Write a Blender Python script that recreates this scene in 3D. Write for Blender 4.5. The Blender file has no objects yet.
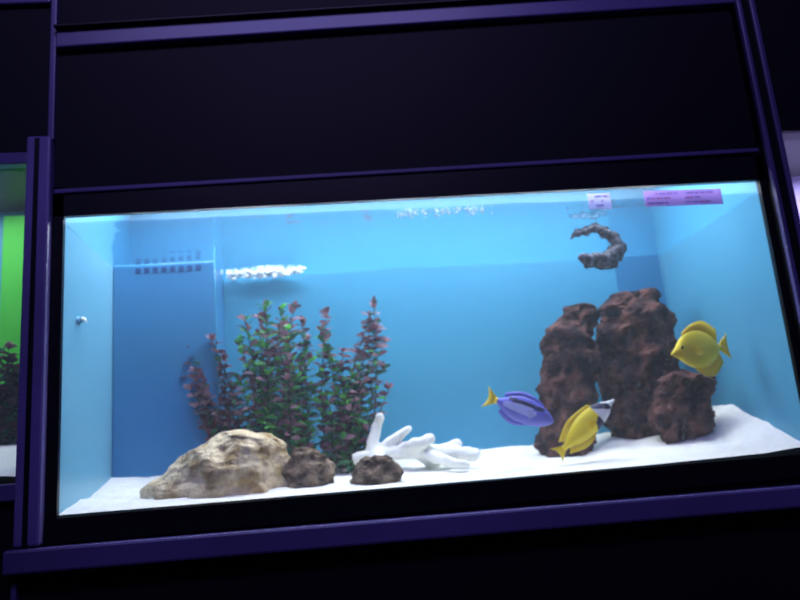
import bpy, bmesh, random
import numpy as np
from math import *
from mathutils import Matrix, Vector, noise
random.seed(7)
S=bpy.context.scene
COL=bpy.context.collection
S.view_settings.view_transform='Standard'

# ---------------- materials ----------------
def newmat(name):
    m=bpy.data.materials.new(name); m.use_nodes=True
    return m, m.node_tree, m.node_tree.nodes["Principled BSDF"]
def pmat(name,col,rough=.5,spec=.4,col2=None,scale=8,bump=0,bscale=40,lo=.35,hi=.65,detail=4,coat=0,bdist=.01,trans=0):
    m,nt,b=newmat(name)
    b.inputs["Base Color"].default_value=(*col,1)
    b.inputs["Roughness"].default_value=rough
    b.inputs["Specular IOR Level"].default_value=spec
    b.inputs["Coat Weight"].default_value=coat
    tc=nt.nodes.new("ShaderNodeTexCoord")
    csock=None
    if col2 is not None:
        n=nt.nodes.new("ShaderNodeTexNoise"); n.inputs["Scale"].default_value=scale; n.inputs["Detail"].default_value=detail
        r=nt.nodes.new("ShaderNodeValToRGB")
        r.color_ramp.elements[0].position=lo; r.color_ramp.elements[0].color=(*col,1)
        r.color_ramp.elements[1].position=hi; r.color_ramp.elements[1].color=(*col2,1)
        nt.links.new(tc.outputs["Object"],n.inputs["Vector"]); nt.links.new(n.outputs["Fac"],r.inputs["Fac"])
        nt.links.new(r.outputs["Color"],b.inputs["Base Color"]); csock=r.outputs["Color"]
    if bump:
        n2=nt.nodes.new("ShaderNodeTexNoise"); n2.inputs["Scale"].default_value=bscale; n2.inputs["Detail"].default_value=6
        bp=nt.nodes.new("ShaderNodeBump"); bp.inputs["Strength"].default_value=bump; bp.inputs["Distance"].default_value=bdist
        nt.links.new(tc.outputs["Object"],n2.inputs["Vector"]); nt.links.new(n2.outputs["Fac"],bp.inputs["Height"])
        nt.links.new(bp.outputs["Normal"],b.inputs["Normal"])
    if trans:
        out=nt.nodes["Material Output"]; t=nt.nodes.new("ShaderNodeBsdfTranslucent"); mx=nt.nodes.new("ShaderNodeMixShader")
        t.inputs[0].default_value=(*col,1)
        if csock: nt.links.new(csock,t.inputs[0])
        mx.inputs[0].default_value=trans
        nt.links.new(b.outputs[0],mx.inputs[1]); nt.links.new(t.outputs[0],mx.inputs[2]); nt.links.new(mx.outputs[0],out.inputs[0])
    return m

M_black=pmat("black_laminate",(.003,.003,.006),.55,.15,col2=(.005,.005,.009),scale=3)
M_frame=pmat("black_plastic",(.003,.003,.006),.4,.25)
M_trim=pmat("navy_painted_metal",(.055,.042,.15),.36,.6,col2=(.095,.075,.25),scale=2.5)
M_post=pmat("navy_post_highlight",(.09,.07,.22),.36,.6,col2=(.16,.125,.36),scale=5)  # lighter copy of the navy trim, the post's purple highlight put into its colour
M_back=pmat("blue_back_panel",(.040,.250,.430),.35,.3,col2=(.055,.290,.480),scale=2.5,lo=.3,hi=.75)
M_backd=pmat("shaded_blue_panel",(.020,.150,.320),.35,.3)  # darker back-panel blue, dimmer light at the right end put into the colour
M_hood=pmat("hood_liner_darkened",(.015,.12,.22),.6,.2)  # darkened blue, dims the overlit walls above the waterline by colour
M_left=pmat("pale_blue_side",(.12,.37,.53),.3,.3,col2=(.16,.42,.58),scale=3)  # paler blue stands in for the mirror reflection in the left glass
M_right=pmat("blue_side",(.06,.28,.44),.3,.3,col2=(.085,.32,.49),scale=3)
M_box=pmat("overflow_blue",(.035,.19,.42),.3,.4,col2=(.045,.22,.46),scale=4)
M_slot=pmat("slot_shadow",(.010,.06,.20),.6,.2)
M_sand=pmat("white_coral_sand",(.87,.85,.76),.9,.1,col2=(.93,.91,.84),scale=120,bump=.5,bscale=260,bdist=.004)
M_boulder=pmat("tan_limestone",(.40,.27,.12),.9,.1,col2=(.85,.70,.45),scale=30,lo=.36,hi=.58,bump=1,bscale=100,bdist=.008,detail=10)
M_lava=pmat("dark_lava_rock",(.022,.008,.011),.85,.2,col2=(.20,.080,.066),scale=30,lo=.42,hi=.72,bump=1,bscale=120,bdist=.012,detail=10)
M_brown=pmat("brown_live_rock",(.06,.032,.020),.85,.2,col2=(.40,.29,.19),scale=40,lo=.44,hi=.66,bump=1,bscale=130,bdist=.006,detail=8)
M_coral=pmat("bleached_coral",(.90,.90,.84),.8,.2,bump=.5,bscale=150,bdist=.003)
M_lg=pmat("leaf_green",(.05,.24,.07),.45,.4,col2=(.11,.38,.11),scale=30,trans=.3)
M_ldg=pmat("leaf_dark_green",(.03,.13,.08),.45,.4,col2=(.06,.22,.12),scale=30,trans=.3)
M_lp=pmat("leaf_maroon",(.12,.035,.065),.45,.4,col2=(.24,.09,.14),scale=40,trans=.3)
M_lpk=pmat("leaf_dusky_pink",(.32,.15,.20),.45,.4,col2=(.45,.26,.31),scale=40,trans=.3)
M_lbr=pmat("leaf_lime",(.14,.55,.10),.45,.4,trans=.4)
M_stem=pmat("stem_brown",(.05,.07,.04),.6,.2)
M_yel=pmat("fish_yellow",(.90,.68,.01),.4,.4,col2=(.96,.80,.03),scale=12)
M_yel2=pmat("fish_fin_yellow",(.85,.60,.01),.4,.4,col2=(.95,.76,.03),scale=30,trans=.3)
M_blu=pmat("fish_royal_blue",(.12,.12,.60),.35,.5,col2=(.22,.22,.74),scale=14)
M_pale=pmat("fish_pale_lilac",(.42,.45,.85),.35,.5,col2=(.65,.67,.94),scale=14)
M_dk=pmat("fish_black",(.012,.01,.05),.35,.5)
M_wht=pmat("fish_white",(.85,.87,.86),.35,.5)
M_eye=pmat("fish_eye",(.005,.005,.006),.1,.8)
M_eel=pmat("eel_dark_brown",(.012,.012,.028),.5,.3,col2=(.04,.035,.055),scale=60)
M_eel2=pmat("eel_pale_band",(.16,.17,.24),.5,.3,col2=(.06,.06,.10),scale=90)
M_lab=pmat("paper_white",(.70,.72,.92),.7,.2,trans=.5)
M_lab2=pmat("paper_pink",(.62,.50,.80),.7,.2,trans=.5)
M_ink=pmat("ink",(.30,.28,.62),.7,.2,trans=.4)
M_inkr=pmat("ink_red",(.60,.22,.45),.7,.2,trans=.4)
M_green=pmat("green_backdrop",(.05,.42,.03),.5,.2,col2=(.08,.52,.06),scale=4)
M_lil=pmat("lilac_glow_panel",(.42,.36,.70),.4,.3,col2=(.55,.5,.8),scale=6)  # lilac colour stands in for the right-hand tank's purple-white light
M_floor=pmat("dark_tile",(.02,.02,.03),.4,.4)
M_wallb=pmat("dark_wall",(.012,.012,.02),.8,.2)
M_glint=pmat("ripple_glints",(.9,.93,.95),.2,.6)  # white of the modelled ripple glints, shared by the clip

def glassmat():
    m=bpy.data.materials.new("hazed_aquarium_glass"); m.use_nodes=True; nt=m.node_tree; nt.nodes.clear()
    o=nt.nodes.new("ShaderNodeOutputMaterial"); mx=nt.nodes.new("ShaderNodeMixShader"); mx2=nt.nodes.new("ShaderNodeMixShader")
    t=nt.nodes.new("ShaderNodeBsdfTransparent"); g=nt.nodes.new("ShaderNodeBsdfGlossy"); tl=nt.nodes.new("ShaderNodeBsdfTranslucent")
    t.inputs[0].default_value=(.97,.98,1,1); g.inputs["Roughness"].default_value=.05; mx.inputs[0].default_value=.02
    tl.inputs[0].default_value=(.85,.92,1,1); mx2.inputs[0].default_value=.022  # small translucent share added to lay a haze over the tank view
    nt.links.new(t.outputs[0],mx.inputs[1]); nt.links.new(g.outputs[0],mx.inputs[2])
    nt.links.new(mx.outputs[0],mx2.inputs[1]); nt.links.new(tl.outputs[0],mx2.inputs[2]); nt.links.new(mx2.outputs[0],o.inputs[0])
    return m
def watermat():
    m=bpy.data.materials.new("water_surface"); m.use_nodes=True; nt=m.node_tree; nt.nodes.clear()
    o=nt.nodes.new("ShaderNodeOutputMaterial"); mx=nt.nodes.new("ShaderNodeMixShader")
    t=nt.nodes.new("ShaderNodeBsdfTransparent"); g=nt.nodes.new("ShaderNodeBsdfGlossy")
    t.inputs[0].default_value=(.88,.95,1,1); g.inputs["Color"].default_value=(.92,.98,1,1)
    g.inputs["Roughness"].default_value=.10; mx.inputs[0].default_value=.62
    tc=nt.nodes.new("ShaderNodeTexCoord"); n=nt.nodes.new("ShaderNodeTexNoise"); n.inputs["Scale"].default_value=9
    mp=nt.nodes.new("ShaderNodeMapping"); mp.inputs["Scale"].default_value=(1,2.2,1)
    b=nt.nodes.new("ShaderNodeBump"); b.inputs["Strength"].default_value=.4; b.inputs["Distance"].default_value=.01
    nt.links.new(tc.outputs["Object"],mp.inputs[0]); nt.links.new(mp.outputs[0],n.inputs["Vector"])
    nt.links.new(n.outputs["Fac"],b.inputs["Height"]); nt.links.new(b.outputs[0],g.inputs["Normal"])
    nt.links.new(t.outputs[0],mx.inputs[1]); nt.links.new(g.outputs[0],mx.inputs[2]); nt.links.new(mx.outputs[0],o.inputs[0])
    return m
M_glass=glassmat(); M_water=watermat()

# ---------------- helpers ----------------
def empty(name):
    o=bpy.data.objects.new(name,None); COL.objects.link(o); return o
def mesh(name,verts,faces,mats,parent=None,smooth=False,midx=None):
    me=bpy.data.meshes.new(name); me.from_pydata([tuple(v) for v in verts],[],faces); me.update()
    if not isinstance(mats,(list,tuple)): mats=[mats]
    for m in mats: me.materials.append(m)
    if midx is not None:
        for p,i in zip(me.polygons,midx): p.material_index=i
    if smooth:
        for p in me.polygons: p.use_smooth=True
    o=bpy.data.objects.new(name,me); COL.objects.link(o)
    if parent: o.parent=parent
    return o
def recalc(o):
    bm=bmesh.new(); bm.from_mesh(o.data); bmesh.ops.recalc_face_normals(bm,faces=bm.faces); bm.to_mesh(o.data); bm.free()
def box(name,x0,x1,y0,y1,z0,z1,mat,parent=None,bev=0,sl=0):
    v=[]
    for x in (x0,x1):
        for y in (y0,y1):
            for z in (z0,z1): v.append((x,y,z+sl*(x-x0)))
    f=[(0,1,3,2),(4,6,7,5),(0,4,5,1),(2,3,7,6),(0,2,6,4),(1,5,7,3)]
    o=mesh(name,v,f,mat,parent); recalc(o)
    if bev:
        md=o.modifiers.new("bev","BEVEL"); md.width=bev; md.segments=2
    return o
def smoothpath(pts,n):
    P=np.array(pts,float); k=len(P)
    out=[]
    for i in range(n):
        t=i/(n-1)*(k-1); j=min(int(t),k-2); u=t-j
        p0=P[max(j-1,0)];p1=P[j];p2=P[j+1];p3=P[min(j+2,k-1)]
        out.append(.5*((2*p1)+(-p0+p2)*u+(2*p0-5*p1+4*p2-p3)*u*u+(-p0+3*p1-3*p2+p3)*u**3))
    return np.array(out)
def tube(pts,n=24,seg=12,flat=1.0):
    Q=smoothpath(pts,n); V=[];F=[]
    ref=Vector((0,1,0))
    for i in range(n):
        a=Vector(Q[max(i-1,0)][:3]); b=Vector(Q[min(i+1,n-1)][:3]); d=(b-a).normalized()
        s=d.cross(ref).normalized()
        if s.length<.1: s=Vector((1,0,0))
        w=s.cross(d).normalized(); c=Vector(Q[i][:3]); r=max(Q[i][3],.0003)
        for k in range(seg):
            t=2*pi*k/seg; V.append(c+s*cos(t)*r+w*sin(t)*r*flat)
    for i in range(n-1):
        for k in range(seg):
            F.append((i*seg+k,i*seg+(k+1)%seg,(i+1)*seg+(k+1)%seg,(i+1)*seg+k))
    F.append(tuple(range(seg))); F.append(tuple((n-1)*seg+k for k in range(seg)))
    return V,F
def fbm(v,o=4):
    s=0;a=1;f=1
    for i in range(o):
        s+=a*noise.noise(v*f); a*=.5; f*=2.1
    return s

SX=[-.66,-.4,.08,.32,.525,.60,.66]
SB=[.092,.078,.048,.052,.082,.104,.108]
SM=[.036,.032,.014,.024,.055,.096,.104]
SF=[.004,.003,.002,.003,.006,.012,.015]
def sandz(x,y):
    b=np.interp(x,SX,SB);m=np.interp(x,SX,SM);f=np.interp(x,SX,SF)
    z=np.interp(y,[0,.2,.4],[f,m,b])
    return float(z)+(.007*noise.noise(Vector((x*14,y*14,0)))+.0025*noise.noise(Vector((x*45,y*45,5))))*min(1,y*12)

# ---------------- aquarium ----------------
T=empty("aquarium")
XL,XR,D,H,ZW=-.600,.604,.40,.476,.462
def grid(name,fn,nu,nv,mat,parent,smooth=True):
    V=[];F=[]
    for i in range(nu+1):
        for j in range(nv+1): V.append(fn(i/nu,j/nv))
    for i in range(nu):
        for j in range(nv):
            a=i*(nv+1)+j; F.append((a,a+nv+1,a+nv+2,a+1))
    return mesh(name,V,F,mat,parent,smooth)
sand=grid("white_sand_bed",lambda u,v:(XL+(XR-XL)*u,.002+(D-.002)*v,sandz(XL+(XR-XL)*u,D*v)),200,70,M_sand,T)
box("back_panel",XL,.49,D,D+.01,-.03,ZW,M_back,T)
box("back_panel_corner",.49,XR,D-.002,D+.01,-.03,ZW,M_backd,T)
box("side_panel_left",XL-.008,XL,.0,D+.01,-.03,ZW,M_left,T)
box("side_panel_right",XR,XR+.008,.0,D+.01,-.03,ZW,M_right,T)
box("hood_liner_back",XL,XR,D,D+.01,ZW,.66,M_hood,T)
box("hood_liner_left",XL-.008,XL,.0,D+.01,ZW,.66,M_hood,T)
box("hood_liner_right",XR,XR+.008,.0,D+.01,ZW,.66,M_hood,T)
box("tank_base",XL-.008,XR+.008,.0,D+.01,-.036,-.03,M_frame,T)
box("hood_lid",XL-.008,XR+.008,.0,D+.01,.66,.67,M_frame,T)
box("hood_front",XL-.008,XR+.008,.0,.008,.49,.66,M_frame,T)
box("front_glass",XL-.008,XR+.008,-.004,.0,-.03,.49,M_glass,T)
grid("water_surface",lambda u,v:(XL+(XR-XL)*u,.001+(D-.001)*v,ZW+.0025*noise.noise(Vector((u*9,v*5,3)))),80,30,M_water,T)
box("overflow_box",XL,-.402,.27,D,.03,.466,M_box,T,bev=.003)
for k in range(8):
    x=-.556+.0168*k
    box("overflow_slot_%d"%(k+1),x,x+.010,.2685,.272,.446,.457,M_slot,T)
for nm,x,y in (("left_back",-.402,.272),("back_right",XR-.003,D-.003)):
    V,F=tube([(x,y,.03,.002),(x,y,.3,.002),(x,y,.46,.002)],6,6); mesh("silicone_seam_"+nm,V,F,M_back,T,True)
bmf=bmesh.new()  # white beads modelled in place of bright light on the surface ripples
for k in range(230):
    if k<170: x=random.choice([-.375,-.35,-.325,-.30,-.275,-.25])+random.gauss(0,.009); y=random.uniform(.345,.392); r=random.uniform(.001,.0048)
    else: x=random.uniform(-.05,.12); y=random.uniform(.015,.035); r=random.uniform(.0008,.002)
    bmesh.ops.create_icosphere(bmf,subdivisions=1,radius=r,matrix=Matrix.Translation((x,y,ZW-.001+random.uniform(-.005,.001)))@Matrix.Diagonal((1.8,1,.8,1)))
mf=bpy.data.meshes.new("ripple_glints"); bmf.to_mesh(mf); bmf.free(); mf.materials.append(M_glint)
of=bpy.data.objects.new("ripple_glints",mf); COL.objects.link(of); of.parent=T

def area(name,loc,rot,sx,sy,pw,col,parent=None):
    l=bpy.data.lights.new(name,'AREA'); l.shape='RECTANGLE'; l.size=sx; l.size_y=sy; l.energy=pw; l.color=col
    o=bpy.data.objects.new(name,l); COL.objects.link(o); o.location=loc; o.rotation_euler=rot
    if parent: o.parent=parent
    return o
area("hood_lamp",(0,.165,.652),(0,0,0),1.14,.29,26,(.94,.96,1.0),T)

# ---------------- rocks ----------------
def rock(name,rings,mat,amp,fr,seed,nz=90,seg=110,crag=1.0,pit=.8):
    Q=smoothpath(rings,nz); V=[];F=[]
    off=Vector((seed*3.1,seed*1.7,seed*.9))
    for i in range(nz):
        x,y,z,rx,ry=Q[i]; rx=max(rx,.001); ry=max(ry,.001)
        for k in range(seg):
            t=2*pi*k/seg
            p=Vector((x+rx*cos(t),y+ry*sin(t),z))
            n=Vector((cos(t),sin(t),0))
            dsp=amp*fbm(p*fr+off,5)
            r=noise.noise(p*fr*2.3+off*2); dsp-=amp*.9*crag*max(0,r-.12)
            dsp-=amp*.7*abs(noise.noise(p*fr*.9-off))*crag
            vd=noise.voronoi(p*fr*2.6+off)[0][0]; dsp+=amp*pit*(vd-.45)
            vd=noise.voronoi(p*fr*6+off)[0][0]; dsp+=amp*pit*.35*(vd-.45)
            vz=amp*.6*noise.noise(p*fr*1.5-off)
            s=min(1,min(rx,ry)/.02)
            V.append(p+n*dsp*s+Vector((0,0,vz)))
    for i in range(nz-1):
        for k in range(seg):
            F.append((i*seg+k,i*seg+(k+1)%seg,(i+1)*seg+(k+1)%seg,(i+1)*seg+k))
    F.append(tuple(range(seg))); F.append(tuple((nz-1)*seg+k for k in range(seg)))
    o=mesh(name,V,F,mat,None,True); recalc(o); return o
rock("tan_boulder",[(-.385,.11,-.005,.108,.055),(-.388,.115,.010,.120,.070),(-.386,.12,.026,.121,.072),(-.374,.12,.046,.110,.070),(-.358,.12,.068,.094,.062),(-.346,.122,.088,.080,.052),(-.342,.124,.103,.058,.036),(-.344,.124,.111,.030,.018),(-.346,.124,.113,.004,.004)],M_boulder,.013,20,3,crag=.7,pit=.6)
rock("small_brown_rock",[(-.230,.115,-.002,.026,.026),(-.230,.115,.010,.036,.032),(-.229,.115,.032,.042,.034),(-.231,.115,.055,.036,.028),(-.234,.115,.072,.020,.018),(-.234,.115,.078,.003,.003)],M_brown,.010,45,11,nz=50,seg=70)
rock("small_brown_rock",[(-.119,.085,-.004,.028,.024),(-.118,.085,.006,.040,.032),(-.118,.085,.022,.044,.034),(-.118,.085,.038,.036,.028),(-.116,.085,.050,.020,.016),(-.114,.085,.055,.003,.003)],M_brown,.009,50,23,nz=50,seg=70)
rock("lava_rock_pillar",[(.264,.25,-.005,.054,.045),(.266,.25,.04,.056,.045),(.278,.25,.09,.058,.045),(.292,.25,.15,.060,.044),(.303,.25,.21,.060,.044),(.311,.25,.26,.055,.042),(.322,.25,.295,.045,.036),(.324,.25,.317,.028,.022),(.324,.25,.324,.003,.003)],M_lava,.020,19,5)
rock("lava_rock_pillar",[(.446,.29,.02,.064,.050),(.450,.29,.07,.068,.052),(.456,.29,.12,.076,.056),(.460,.29,.18,.086,.062),(.464,.29,.24,.088,.062),(.466,.29,.29,.084,.058),(.470,.29,.325,.072,.050),(.476,.29,.346,.050,.036),(.476,.29,.352,.003,.003)],M_lava,.022,17,9)
rock("lava_rock_stub",[(.470,.17,.00,.026,.028),(.471,.17,.03,.038,.034),(.474,.17,.06,.054,.042),(.478,.17,.095,.062,.044),(.488,.17,.130,.056,.040),(.496,.17,.154,.042,.032),(.498,.17,.166,.004,.004)],M_lava,.018,24,17,nz=70)

# ---------------- white coral ----------------
cv=[];cf=[]
def addt(pts,n=20,seg=12):
    V,F=tube(pts,n,seg); b=len(cv); cv.extend(V); cf.extend([tuple(i+b for i in f) for f in F])
cy=.225
addt([(-.150,cy,.050,.011),(-.09,cy,.058,.015),(-.03,cy,.056,.015),(.03,cy-.01,.048,.014),(.080,cy-.02,.042,.012),(.088,cy-.02,.040,.005)])
addt([(-.115,cy,.055,.013),(-.108,cy+.01,.085,.012),(-.098,cy+.01,.112,.010),(-.092,cy,.128,.008),(-.090,cy,.134,.003)])
addt([(-.095,cy,.060,.012),(-.072,cy,.080,.011),(-.050,cy-.005,.093,.009),(-.040,cy-.01,.099,.007),(-.036,cy-.01,.102,.003)])
addt([(-.06,cy,.062,.012),(-.02,cy-.02,.072,.011),(.000,cy-.02,.078,.009),(.006,cy-.02,.080,.003)])
addt([(.01,cy-.005,.050,.012),(.040,cy,.062,.011),(.055,cy,.066,.009),(.060,cy,.068,.003)])
addt([(-.02,cy,.055,.012),(.02,cy-.05,.034,.010),(.05,cy-.07,.026,.008),(.056,cy-.07,.024,.003)])
addt([(-.10,cy,.055,.012),(-.11,cy-.05,.040,.011),(-.10,cy-.075,.03,.009),(-.098,cy-.08,.03,.003)])
addt([(-.02,cy,.050,.012),(.0,cy+.02,.035,.012),(.02,cy+.04,.025,.010)])
co=mesh("branching_white_coral",cv,cf,M_coral,None,True)
md=co.modifiers.new("rm","REMESH"); md.mode='VOXEL'; md.voxel_size=.003; md.use_smooth_shade=True
md=co.modifiers.new("sm","SMOOTH"); md.iterations=3
tx=bpy.data.textures.new("coral_bumps",'CLOUDS'); tx.noise_scale=.015
md=co.modifiers.new("dp","DISPLACE"); md.texture=tx; md.strength=.007; md.mid_level=.5

# ---------------- plants ----------------
def leafgeo(V,F,I,p,d,up,L,W,mi):
    d=d.normalized(); s=d.cross(up)
    if s.length<.05: s=d.cross(Vector((1,0,0)))
    s.normalize(); n=s.cross(d).normalized()
    roll=random.uniform(-.9,.9); s,n=s*cos(roll)+n*sin(roll),n*cos(roll)-s*sin(roll)
    b=len(V)
    prof=[(0,.12),(.25,.75),(.55,1),(.8,.65),(1,.05)]
    for t,w in prof:
        c=p+d*L*t-Vector((0,0,1))*L*.25*t*t
        V.append(c-s*W*w+n*W*.3*w); V.append(c); V.append(c+s*W*w+n*W*.3*w)
    for i in range(4):
        a=b+3*i
        F.append((a,a+1,a+4,a+3)); F.append((a+1,a+2,a+5,a+4)); I.extend([mi,mi])
def plant(name,stems,mats,L0,W0,step):
    V=[];F=[];I=[]
    ms=[M_stem]+mats
    for (bx,by,tx,ty,tz,wt) in stems:
        bz=sandz(bx,by)-.008
        mid=(bx*.6+tx*.4+random.uniform(-.014,.014),by*.5+ty*.5,bz*.5+tz*.5)
        pts=[(bx,by,bz,.0020),(*mid,.0015),(tx,ty,tz,.0007)]
        v,f=tube(pts,14,6); b=len(V); V.extend(v); F.extend([tuple(i+b for i in q) for q in f]); I.extend([0]*len(f))
        Q=smoothpath(pts,60); ln=tz-bz; n=int(ln/step); ph=random.random()*6
        for k in range(1,n+1):
            t=k/n; p=Q[int(t*59)]; p=Vector(p[:3])
            if t<.08: continue
            m=4 if t<.97 else 6
            for j in range(m):
                a=ph+k*.8+j*2*pi/m+random.uniform(-.4,.4)
                el=random.uniform(.15,1.0)+(.4 if t>.95 else 0)
                d=Vector((cos(a)*cos(el),sin(a)*cos(el),sin(el)))
                L=L0*random.uniform(.7,1.3)*(1.0-.30*t); W=W0*random.uniform(.8,1.2)*(1.0-.3*t)
                r=random.random()
                acc=0;mi=1
                for q,(wlo,whi) in enumerate(wt):
                    acc+=wlo+(whi-wlo)*t
                    if r<acc: mi=1+q;break
                leafgeo(V,F,I,p,d,Vector((0,0,1)),L,W,mi)
    return mesh(name,V,F,ms,None,False,I)
mats=[M_lg,M_ldg,M_lp,M_lpk,M_lbr]
WP=[(.05,.0),(.18,.08),(.62,.55),(.15,.37),(0,0)]
WG=[(.38,.32),(.32,.20),(.08,.18),(.0,.15),(.22,.15)]
WR=[(.15,.0),(.25,.08),(.35,.35),(.15,.55),(.10,.02)]
st=[]
for tx_,tz in [(-.455,.280),(-.437,.235),(-.408,.300),(-.388,.26),(-.470,.240),(-.42,.20),(-.44,.17),(-.395,.175),(-.37,.20),(-.40,.23),(-.41,.14),(-.38,.13),(-.45,.205)]:
    st.append((-.375+random.uniform(-.025,.02),.26+random.uniform(-.03,.03),tx_,.26+random.uniform(-.03,.03),tz,WP))
plant("maroon_aquarium_plant",st,mats,.028,.0082,.016)
st=[]
for tx_,tz,w in [(-.360,.295,WG),(-.345,.245,WP),(-.338,.325,WG),(-.318,.340,WR),(-.298,.350,WG),(-.272,.345,WG),(-.248,.358,WR),(-.232,.330,WR),(-.255,.30,WG),(-.225,.29,WG),(-.33,.26,WR),(-.29,.27,WG),(-.26,.24,WP),(-.36,.22,WG),(-.22,.24,WG),(-.31,.21,WG),(-.34,.17,WG),(-.27,.19,WR),(-.22,.19,WG),(-.36,.15,WP),(-.30,.15,WG),(-.25,.15,WG),(-.315,.30,WG),(-.275,.31,WR),(-.24,.20,WG),(-.33,.20,WP),(-.37,.18,WG),(-.28,.13,WG)]:
    st.append((-.285+random.uniform(-.055,.06),.24+random.uniform(-.05,.06),tx_,.25+random.uniform(-.05,.06),tz,w))
plant("green_aquarium_plant",st,mats,.032,.0076,.0142)
st=[]
for tx_,tz,w in [(-.182,.342,WR),(-.195,.30,WG),(-.085,.356,WR),(-.096,.330,WR),(-.100,.295,WR),(-.070,.270,WR),(-.118,.255,WP),(-.185,.26,WG),(-.165,.23,WG),(-.105,.225,WG),(-.14,.19,WG),(-.075,.225,WP),(-.20,.17,WG),(-.10,.17,WG),(-.07,.18,WP),(-.15,.15,WG),(-.12,.14,WG),(-.20,.22,WG),(-.175,.18,WG),(-.085,.30,WP),(-.13,.22,WG),(-.19,.13,WG),(-.155,.26,WP)]:
    st.append((-.155+random.uniform(-.045,.05),.25+random.uniform(-.03,.05),tx_,.26+random.uniform(-.03,.03),tz,w))
plant("red_tipped_aquarium_plant",st,mats,.028,.0076,.0155)

# ---------------- fish ----------------
def fish(name,prof,width,fins,matfn,mats,eye,loc,yaw,tilt,length,pect=None,pm=0):
    n=60;seg=36
    P=np.array(prof); xs=P[:,0][::-1]; tp=P[:,1][::-1]; bt=P[:,2][::-1]
    V=[];F=[];I=[]
    for i in range(n):
        u=i/(n-1); x=.5+(P[-1,0]-.5)*u**1.25
        t=np.interp(x,xs,tp); b=np.interp(x,xs,bt)
        h=(t-b)/2; c=(t+b)/2; w=width*min(1,(h/.16))**.7*.5*(1 if h>0 else 0)
        for k in range(seg):
            a=2*pi*k/seg
            V.append(Vector((x,w*cos(a)*(abs(cos(a))**.15),c+h*sin(a))))
    for i in range(n-1):
        for k in range(seg):
            q=(i*seg+k,i*seg+(k+1)%seg,(i+1)*seg+(k+1)%seg,(i+1)*seg+k); F.append(q)
            cc=sum((V[j] for j in q),Vector())/4; I.append(matfn(cc.x,cc.z,cc.y))
    F.append(tuple(range(seg))); I.append(matfn(.49,0,0)); F.append(tuple((n-1)*seg+k for k in range(seg))); I.append(matfn(P[-1,0],0,0))
    for base,edge,mi in fins:
        B=smoothpath(base,24); E=smoothpath(edge,24); b=len(V)
        for i in range(24):
            rp=.004*(1 if i%2 else -1)
            V.append(Vector((B[i][0],.012,B[i][1]))); V.append(Vector((E[i][0],.003+rp,E[i][1])))
            V.append(Vector((E[i][0],-.003+rp,E[i][1]))); V.append(Vector((B[i][0],-.012,B[i][1])))
        for i in range(23):
            for j in range(4):
                F.append((b+4*i+j,b+4*i+(j+1)%4,b+4*(i+1)+(j+1)%4,b+4*(i+1)+j)); I.append(mi)
        F.append((b,b+1,b+2,b+3)); I.append(mi); F.append((b+92,b+93,b+94,b+95)); I.append(mi)
    ex,ez,er=eye
    t=np.interp(ex,xs,tp); bb=np.interp(ex,xs,bt); h=(t-bb)/2; w=width*min(1,(h/.16))**.7*.5
    for sd in (1,-1):
        b=len(V); mi=len(mats)-1; rr=er
        for i in range(7):
            ph=pi*i/6-pi/2
            for k in range(10):
                a=2*pi*k/10; V.append(Vector((ex+rr*cos(ph)*cos(a),sd*w*.86+rr*.6*sin(ph),ez+rr*cos(ph)*sin(a))))
        for i in range(6):
            for k in range(10):
                F.append((b+i*10+k,b+i*10+(k+1)%10,b+(i+1)*10+(k+1)%10,b+(i+1)*10+k)); I.append(mi)
        if pect:
            px,pz,pl=pect; b=len(V)
            V.append(Vector((px,sd*width*.48,pz)))
            for k in range(9):
                a=radians(130+k*14); V.append(Vector((px+pl*cos(a),sd*(width*.48+pl*.45),pz+pl*.7*sin(a))))
            for k in range(8): F.append((b,b+1+k,b+2+k)); I.append(pm)
    R=Matrix.Translation(loc)@Matrix.Rotation(yaw,4,'Z')@Matrix.Rotation(tilt,4,'Y')@Matrix.Diagonal((length,length,length,1))
    V=[R@v for v in V]
    o=mesh(name,V,F,mats,None,True,I); recalc(o); return o

def bt(x,z,y):
    if x<-.40: return 1
    if abs(z-.10)<.03 and -.25<x<.32: return 2
    if z>.15: return 0
    if (x+.05)**2/.07+(z-.0)**2/.006<1: return 3
    return 0
fish("blue_tang",[(.5,.0,-.02),(.47,.045,-.06),(.40,.10,-.11),(.28,.165,-.165),(.12,.205,-.20),(-.05,.205,-.20),(-.2,.16,-.16),(-.32,.085,-.09),(-.38,.05,-.05),(-.44,.05,-.05)],.15,
 [([(.30,.155),(.1,.2),(-.1,.19),(-.30,.09)],[(.26,.20),(.08,.265),(-.12,.26),(-.34,.15)],0),
  ([(.10,-.19),(-.05,-.2),(-.15,-.17),(-.30,-.09)],[(.06,-.23),(-.07,-.26),(-.18,-.24),(-.34,-.15)],0),
  ([(-.42,.05),(-.425,.02),(-.425,-.02),(-.42,-.05)],[(-.60,.17),(-.55,.05),(-.55,-.05),(-.60,-.17)],1)],
 bt,[M_blu,M_yel,M_dk,M_pale,M_eye],(.36,.035,.022),(.156,.12,.113),radians(-8),radians(25),.118,(.2,-.02,.13),3)
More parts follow.
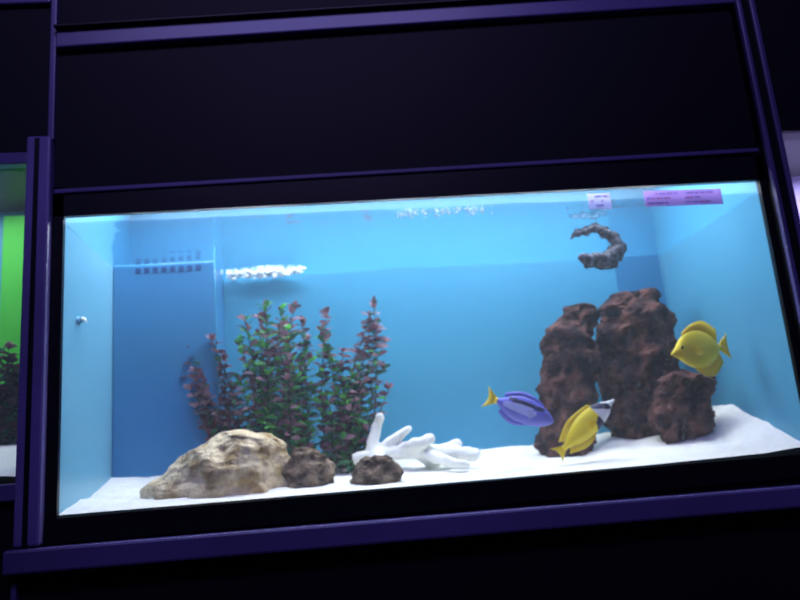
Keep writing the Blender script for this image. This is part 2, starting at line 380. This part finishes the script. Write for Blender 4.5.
fish("yellow_tang",[(.5,.0,-.025),(.46,.035,-.05),(.40,.09,-.085),(.32,.19,-.16),(.2,.275,-.24),(.05,.31,-.29),(-.1,.29,-.28),(-.22,.22,-.21),(-.31,.11,-.10),(-.36,.05,-.05),(-.40,.05,-.05)],.14,
 [([(.26,.22),(.05,.29),(-.12,.27),(-.34,.07)],[(.24,.29),(.05,.40),(-.18,.43),(-.38,.28)],1),
  ([(.14,-.25),(-.02,-.28),(-.15,-.25),(-.34,-.07)],[(.10,-.32),(-.03,-.40),(-.2,-.41),(-.38,-.24)],1),
  ([(-.38,.05),(-.385,.02),(-.385,-.02),(-.38,-.05)],[(-.55,.20),(-.53,.07),(-.53,-.07),(-.55,-.20)],1)],
 lambda x,z,y:0,[M_yel,M_yel2,M_eye],(.33,.06,.024),(.496,.10,.197),radians(180+10),radians(4),.122,(.16,-.02,.13),1)
def fx(x,z,y):
    if x>.20:
        if x>.40 and z<.03: return 3
        d=z-(.02+(x-.36)*-.9)
        if abs(d)<.05 and x<.47: return 2
        return 3 if z<.10 else 2
    if .08<x<=.20 and z<-.05+ (x-.1)*.5: return 2
    return 0
fish("foxface_rabbitfish",[(.5,.012,-.012),(.46,.025,-.022),(.41,.050,-.040),(.34,.10,-.085),(.22,.150,-.12),(.06,.165,-.14),(-.1,.145,-.13),(-.24,.09,-.085),(-.34,.04,-.04),(-.40,.035,-.035)],.12,
 [([(.24,.14),(.06,.16),(-.1,.14),(-.32,.05)],[(.20,.19),(.02,.21),(-.16,.20),(-.38,.10)],1),
  ([(.05,-.13),(-.05,-.13),(-.15,-.11),(-.32,-.05)],[(.0,-.17),(-.1,-.19),(-.2,-.18),(-.38,-.10)],1),
  ([(-.38,.035),(-.385,.01),(-.385,-.01),(-.38,-.035)],[(-.52,.11),(-.48,.04),(-.48,-.04),(-.52,-.11)],1)],
 fx,[M_yel,M_yel2,M_dk,M_wht,M_eye],(.34,.03,.02),(.262,.10,.074),radians(-8),radians(-38),.142,(.13,-.03,.11),1)
# moray eel curled near the surface
epts=[(.293,.135,.432,.0012),(.306,.130,.441,.0035),(.322,.125,.443,.0050),(.340,.120,.447,.0060),(.358,.12,.437,.0085),(.374,.12,.424,.0095),(.379,.118,.404,.0125),(.366,.115,.392,.0140),(.350,.112,.380,.0150),(.330,.11,.384,.0125),(.314,.105,.380,.0120),(.300,.10,.384,.0095),(.291,.10,.383,.0045)]
V,F=tube(epts,110,20,flat=.8)
V=[v+Vector((1,.4,1))*.0022*noise.noise(v*160) for v in V]
I=[]
for i in range(109):
    for k in range(20):
        I.append(1 if (noise.noise(Vector((i*.45,k*.5,1)))>.12 or i%9<3) else 0)
I+=[0,0]
Q=smoothpath(epts,110)
for side,h,rng in ((1,.0045,range(4,98)),(-1,.003,range(6,70))):
    b=len(V); cnt=0
    for i in rng:
        c=Vector(Q[i][:3]); a=Vector(Q[i-1][:3]); e=Vector(Q[i+1][:3]); d=(e-a).normalized(); s=d.cross(Vector((0,1,0))).normalized()
        out=c-Vector((.325,.115,.412)); s=s if s.dot(out)>0 else -s
        s=s*side; r=Q[i][3]; V.append(c+s*r*.7); V.append(c+s*(r+h+.0022*sin(i*.75)+.0012*sin(i*2.1))+Vector((0,.001*(i%2),0))); cnt+=1
    for i in range(cnt-1): F.append((b+2*i,b+2*i+1,b+2*i+3,b+2*i+2)); I.append(1 if (i//4)%2 else 0)
for sd in (-1,1):
    b=len(V)
    for i in range(5):
        ph=pi*i/4-pi/2
        for k in range(8):
            a=2*pi*k/8; V.append(Vector((.300+.0018*cos(ph)*cos(a),.100+sd*.0072+.0015*sin(ph),.389+.0018*cos(ph)*sin(a))))
    for i in range(4):
        for k in range(8): F.append((b+i*8+k,b+i*8+(k+1)%8,b+(i+1)*8+(k+1)%8,b+(i+1)*8+k)); I.append(2)
mesh("moray_eel",V,F,[M_eel,M_eel2,M_eye],None,True,I)

Cc=empty("suction_cup_clip"); Cc.parent=T
V,F=tube([(XL,.075,.314,.008),(XL+.003,.075,.314,.007),(XL+.005,.075,.314,.004),(XL+.008,.075,.314,.003)],8,16)
mesh("suction_cup",V,F,M_left,Cc,True)
V,F=tube([(XL+.009,.060,.315,.002),(XL+.010,.075,.317,.003),(XL+.009,.090,.315,.002)],10,10)
mesh("clip",V,F,M_glint,Cc,True)

def label(name,x0,x1,z0,z1,sl,mat,rows,ink,seed):
    rnd=random.Random(seed); e=empty(name)
    box("paper",x0,x1,-.0055,-.0045,z0,z1,mat,e,sl=sl)
    for r in range(rows):
        z=z1-(r+.7)*(z1-z0)/(rows+.4); x=x0+.004
        while x<x1-.012:
            w=rnd.uniform(.004,.014)
            if rnd.random()<.75: box("print",x,min(x+w,x1-.003),-.0060,-.0054,z-.0012+sl*(x-x0),z+.0012+sl*(x-x0),ink if rnd.random()<.7 else M_inkr,e)
            x+=w+.003
    return e
label("price_label",.283,.324,.443,.472,-.02,M_lab,3,M_ink,1)
label("price_label",.386,.530,.443,.472,-.01,M_lab2,3,M_ink,2)

# ---------------- cabinet ----------------
K=empty("aquarium_display_cabinet")
box("frame_left",-.614,-.597,-.010,.0,-.036,.52,M_frame,K)
box("frame_right",.603,.616,-.010,.0,-.036,.55,M_frame,K)
box("frame_top",-.614,.616,-.010,.0,.470,.516,M_frame,K,sl=.010)
box("frame_bottom",-.614,.616,-.012,.0,-.036,.0,M_frame,K)
box("header_rail",-.612,.612,-.014,.0,.508,.516,M_trim,K,sl=.022,bev=.002)
box("header_panel",-.612,.612,-.010,.0,.512,.800,M_black,K,sl=.02)
box("top_rail",-.612,.650,-.024,.0,.766,.798,M_trim,K,sl=.055,bev=.003)
box("top_rail_lip",-.612,.650,-.034,.0,.798,.804,M_frame,K,sl=.055,bev=.002)
box("upper_rail",-1.4,-.625,-.016,.0,.842,.862,M_trim,K,sl=.02,bev=.003)
box("upper_panel",-1.4,1.4,-.006,.02,.80,1.35,M_black,K)
box("post_left",-.652,-.614,-.026,.02,-.036,.605,M_post,K,bev=.004)
box("post_left_upper",-.622,-.612,-.020,.02,.60,1.30,M_trim,K,bev=.002)
box("post_left_groove",-.638,-.631,-.028,-.02,-.036,.60,M_frame,K)
box("post_right",.616,.652,-.026,.02,-.036,1.30,M_frame,K,bev=.004)
box("post_right_edge",.616,.625,-.030,-.02,-.036,1.3,M_trim,K,bev=.002)
box("post_right_outer_edge",.642,.652,-.030,-.02,-.036,1.3,M_trim,K,bev=.002)
box("sill_rail",-.662,1.4,-.034,.0,-.072,-.038,M_trim,K,sl=-.008,bev=.004)
box("lower_panel",-1.4,1.4,-.006,.02,-1.40,-.036,M_black,K)
box("lower_door_edge",-.656,-.648,-.016,.0,-1.3,-.086,M_trim,K,bev=.001)
box("left_header_panel",-1.4,-.620,-.010,.0,.578,.84,M_black,K)
box("left_header_rail",-1.4,-.652,-.020,.0,.560,.580,M_trim,K,bev=.002)
box("left_sill",-1.4,-.652,-.020,.0,.030,.055,M_trim,K,bev=.002)
box("left_lower_panel",-1.4,-.652,-.008,.02,-1.3,.035,M_black,K)
box("right_header_panel",.652,1.4,-.010,.0,.575,.80,M_black,K)
box("right_lower_panel",.652,1.4,-.010,.0,-1.3,.02,M_black,K)
box("rear_panel",-1.4,1.4,.44,.45,-1.4,1.35,M_black,K)

def neighbour(x0,x1,z0,z1,backm,sidem):
    e=empty("aquarium")
    box("back_panel",x0,x1,.34,.35,z0-.02,z1+.06,backm,e)
    box("side_panel_left",x0-.005,x0,.0,.35,z0-.02,z1+.06,sidem,e)
    box("side_panel_right",x1,x1+.005,.0,.35,z0-.02,z1+.06,sidem,e)
    box("tank_base",x0,x1,.0,.35,z0-.03,z0-.02,M_frame,e)
    box("hood_lid",x0,x1,.0,.35,z1+.06,z1+.07,M_frame,e)
    box("front_glass",x0,x1,-.003,.0,z0-.02,z1,M_glass,e)
    grid("white_sand_bed",lambda u,v:(x0+(x1-x0)*u,.002+.338*v,z0+.01+.10*v+.01*noise.noise(Vector((u*6,v*4,2)))),40,20,M_sand,e)
    return e
N=neighbour(-1.25,-.660,.055,.555,M_back,M_left)
box("green_backdrop",-.835,-.661,.325,.34,.10,.60,M_green,N)
area("hood_lamp",(-.95,.17,.61),(0,0,0),.5,.2,1.9,(.85,.95,1),N)
_s=sandz
sandz=lambda x,y:.06+.1*y/.34
plant("maroon_aquarium_plant",[(-.80+random.uniform(-.06,.09),.22,-.79+random.uniform(-.08,.09),.22,random.uniform(.18,.30),WP) for i in range(30)],[M_ldg,M_ldg,M_lp,M_lp,M_ldg],.028,.009,.014)
sandz=_s
N2=neighbour(.660,1.25,.03,.560,M_lil,M_lil)
area("hood_lamp",(.95,.17,.61),(0,0,0),.5,.2,3,(.75,.7,1),N2)

box("floor",-3,3,-3.5,.6,-1.45,-1.40,M_floor)
box("wall_back",-3,3,.6,.65,-1.4,1.6,M_wallb)
area("purple_fill",(-.2,-1.6,1.9),(radians(48),0,0),1.6,.4,18,(.42,.36,1.0))  # unseen purple fill, added to light the cabinet trim from the front
w=bpy.data.worlds.new("World"); S.world=w; w.use_nodes=True
w.node_tree.nodes["Background"].inputs[0].default_value=(.27,.25,.7,1); w.node_tree.nodes["Background"].inputs[1].default_value=.06

cam=bpy.data.cameras.new("camera"); oc=bpy.data.objects.new("camera",cam); COL.objects.link(oc)
cam.sensor_width=36; cam.lens=32.29; cam.clip_start=.02
cam.dof.use_dof=True; cam.dof.focus_distance=.85; cam.dof.aperture_fstop=5.0
oc.matrix_world=Matrix.Translation((-.1884,-1.1560,.0454))@Matrix.Rotation(-.1096,4,'Z')@Matrix.Rotation(pi/2+.2169,4,'X')@Matrix.Rotation(-.0815,4,'Z')
S.camera=oc
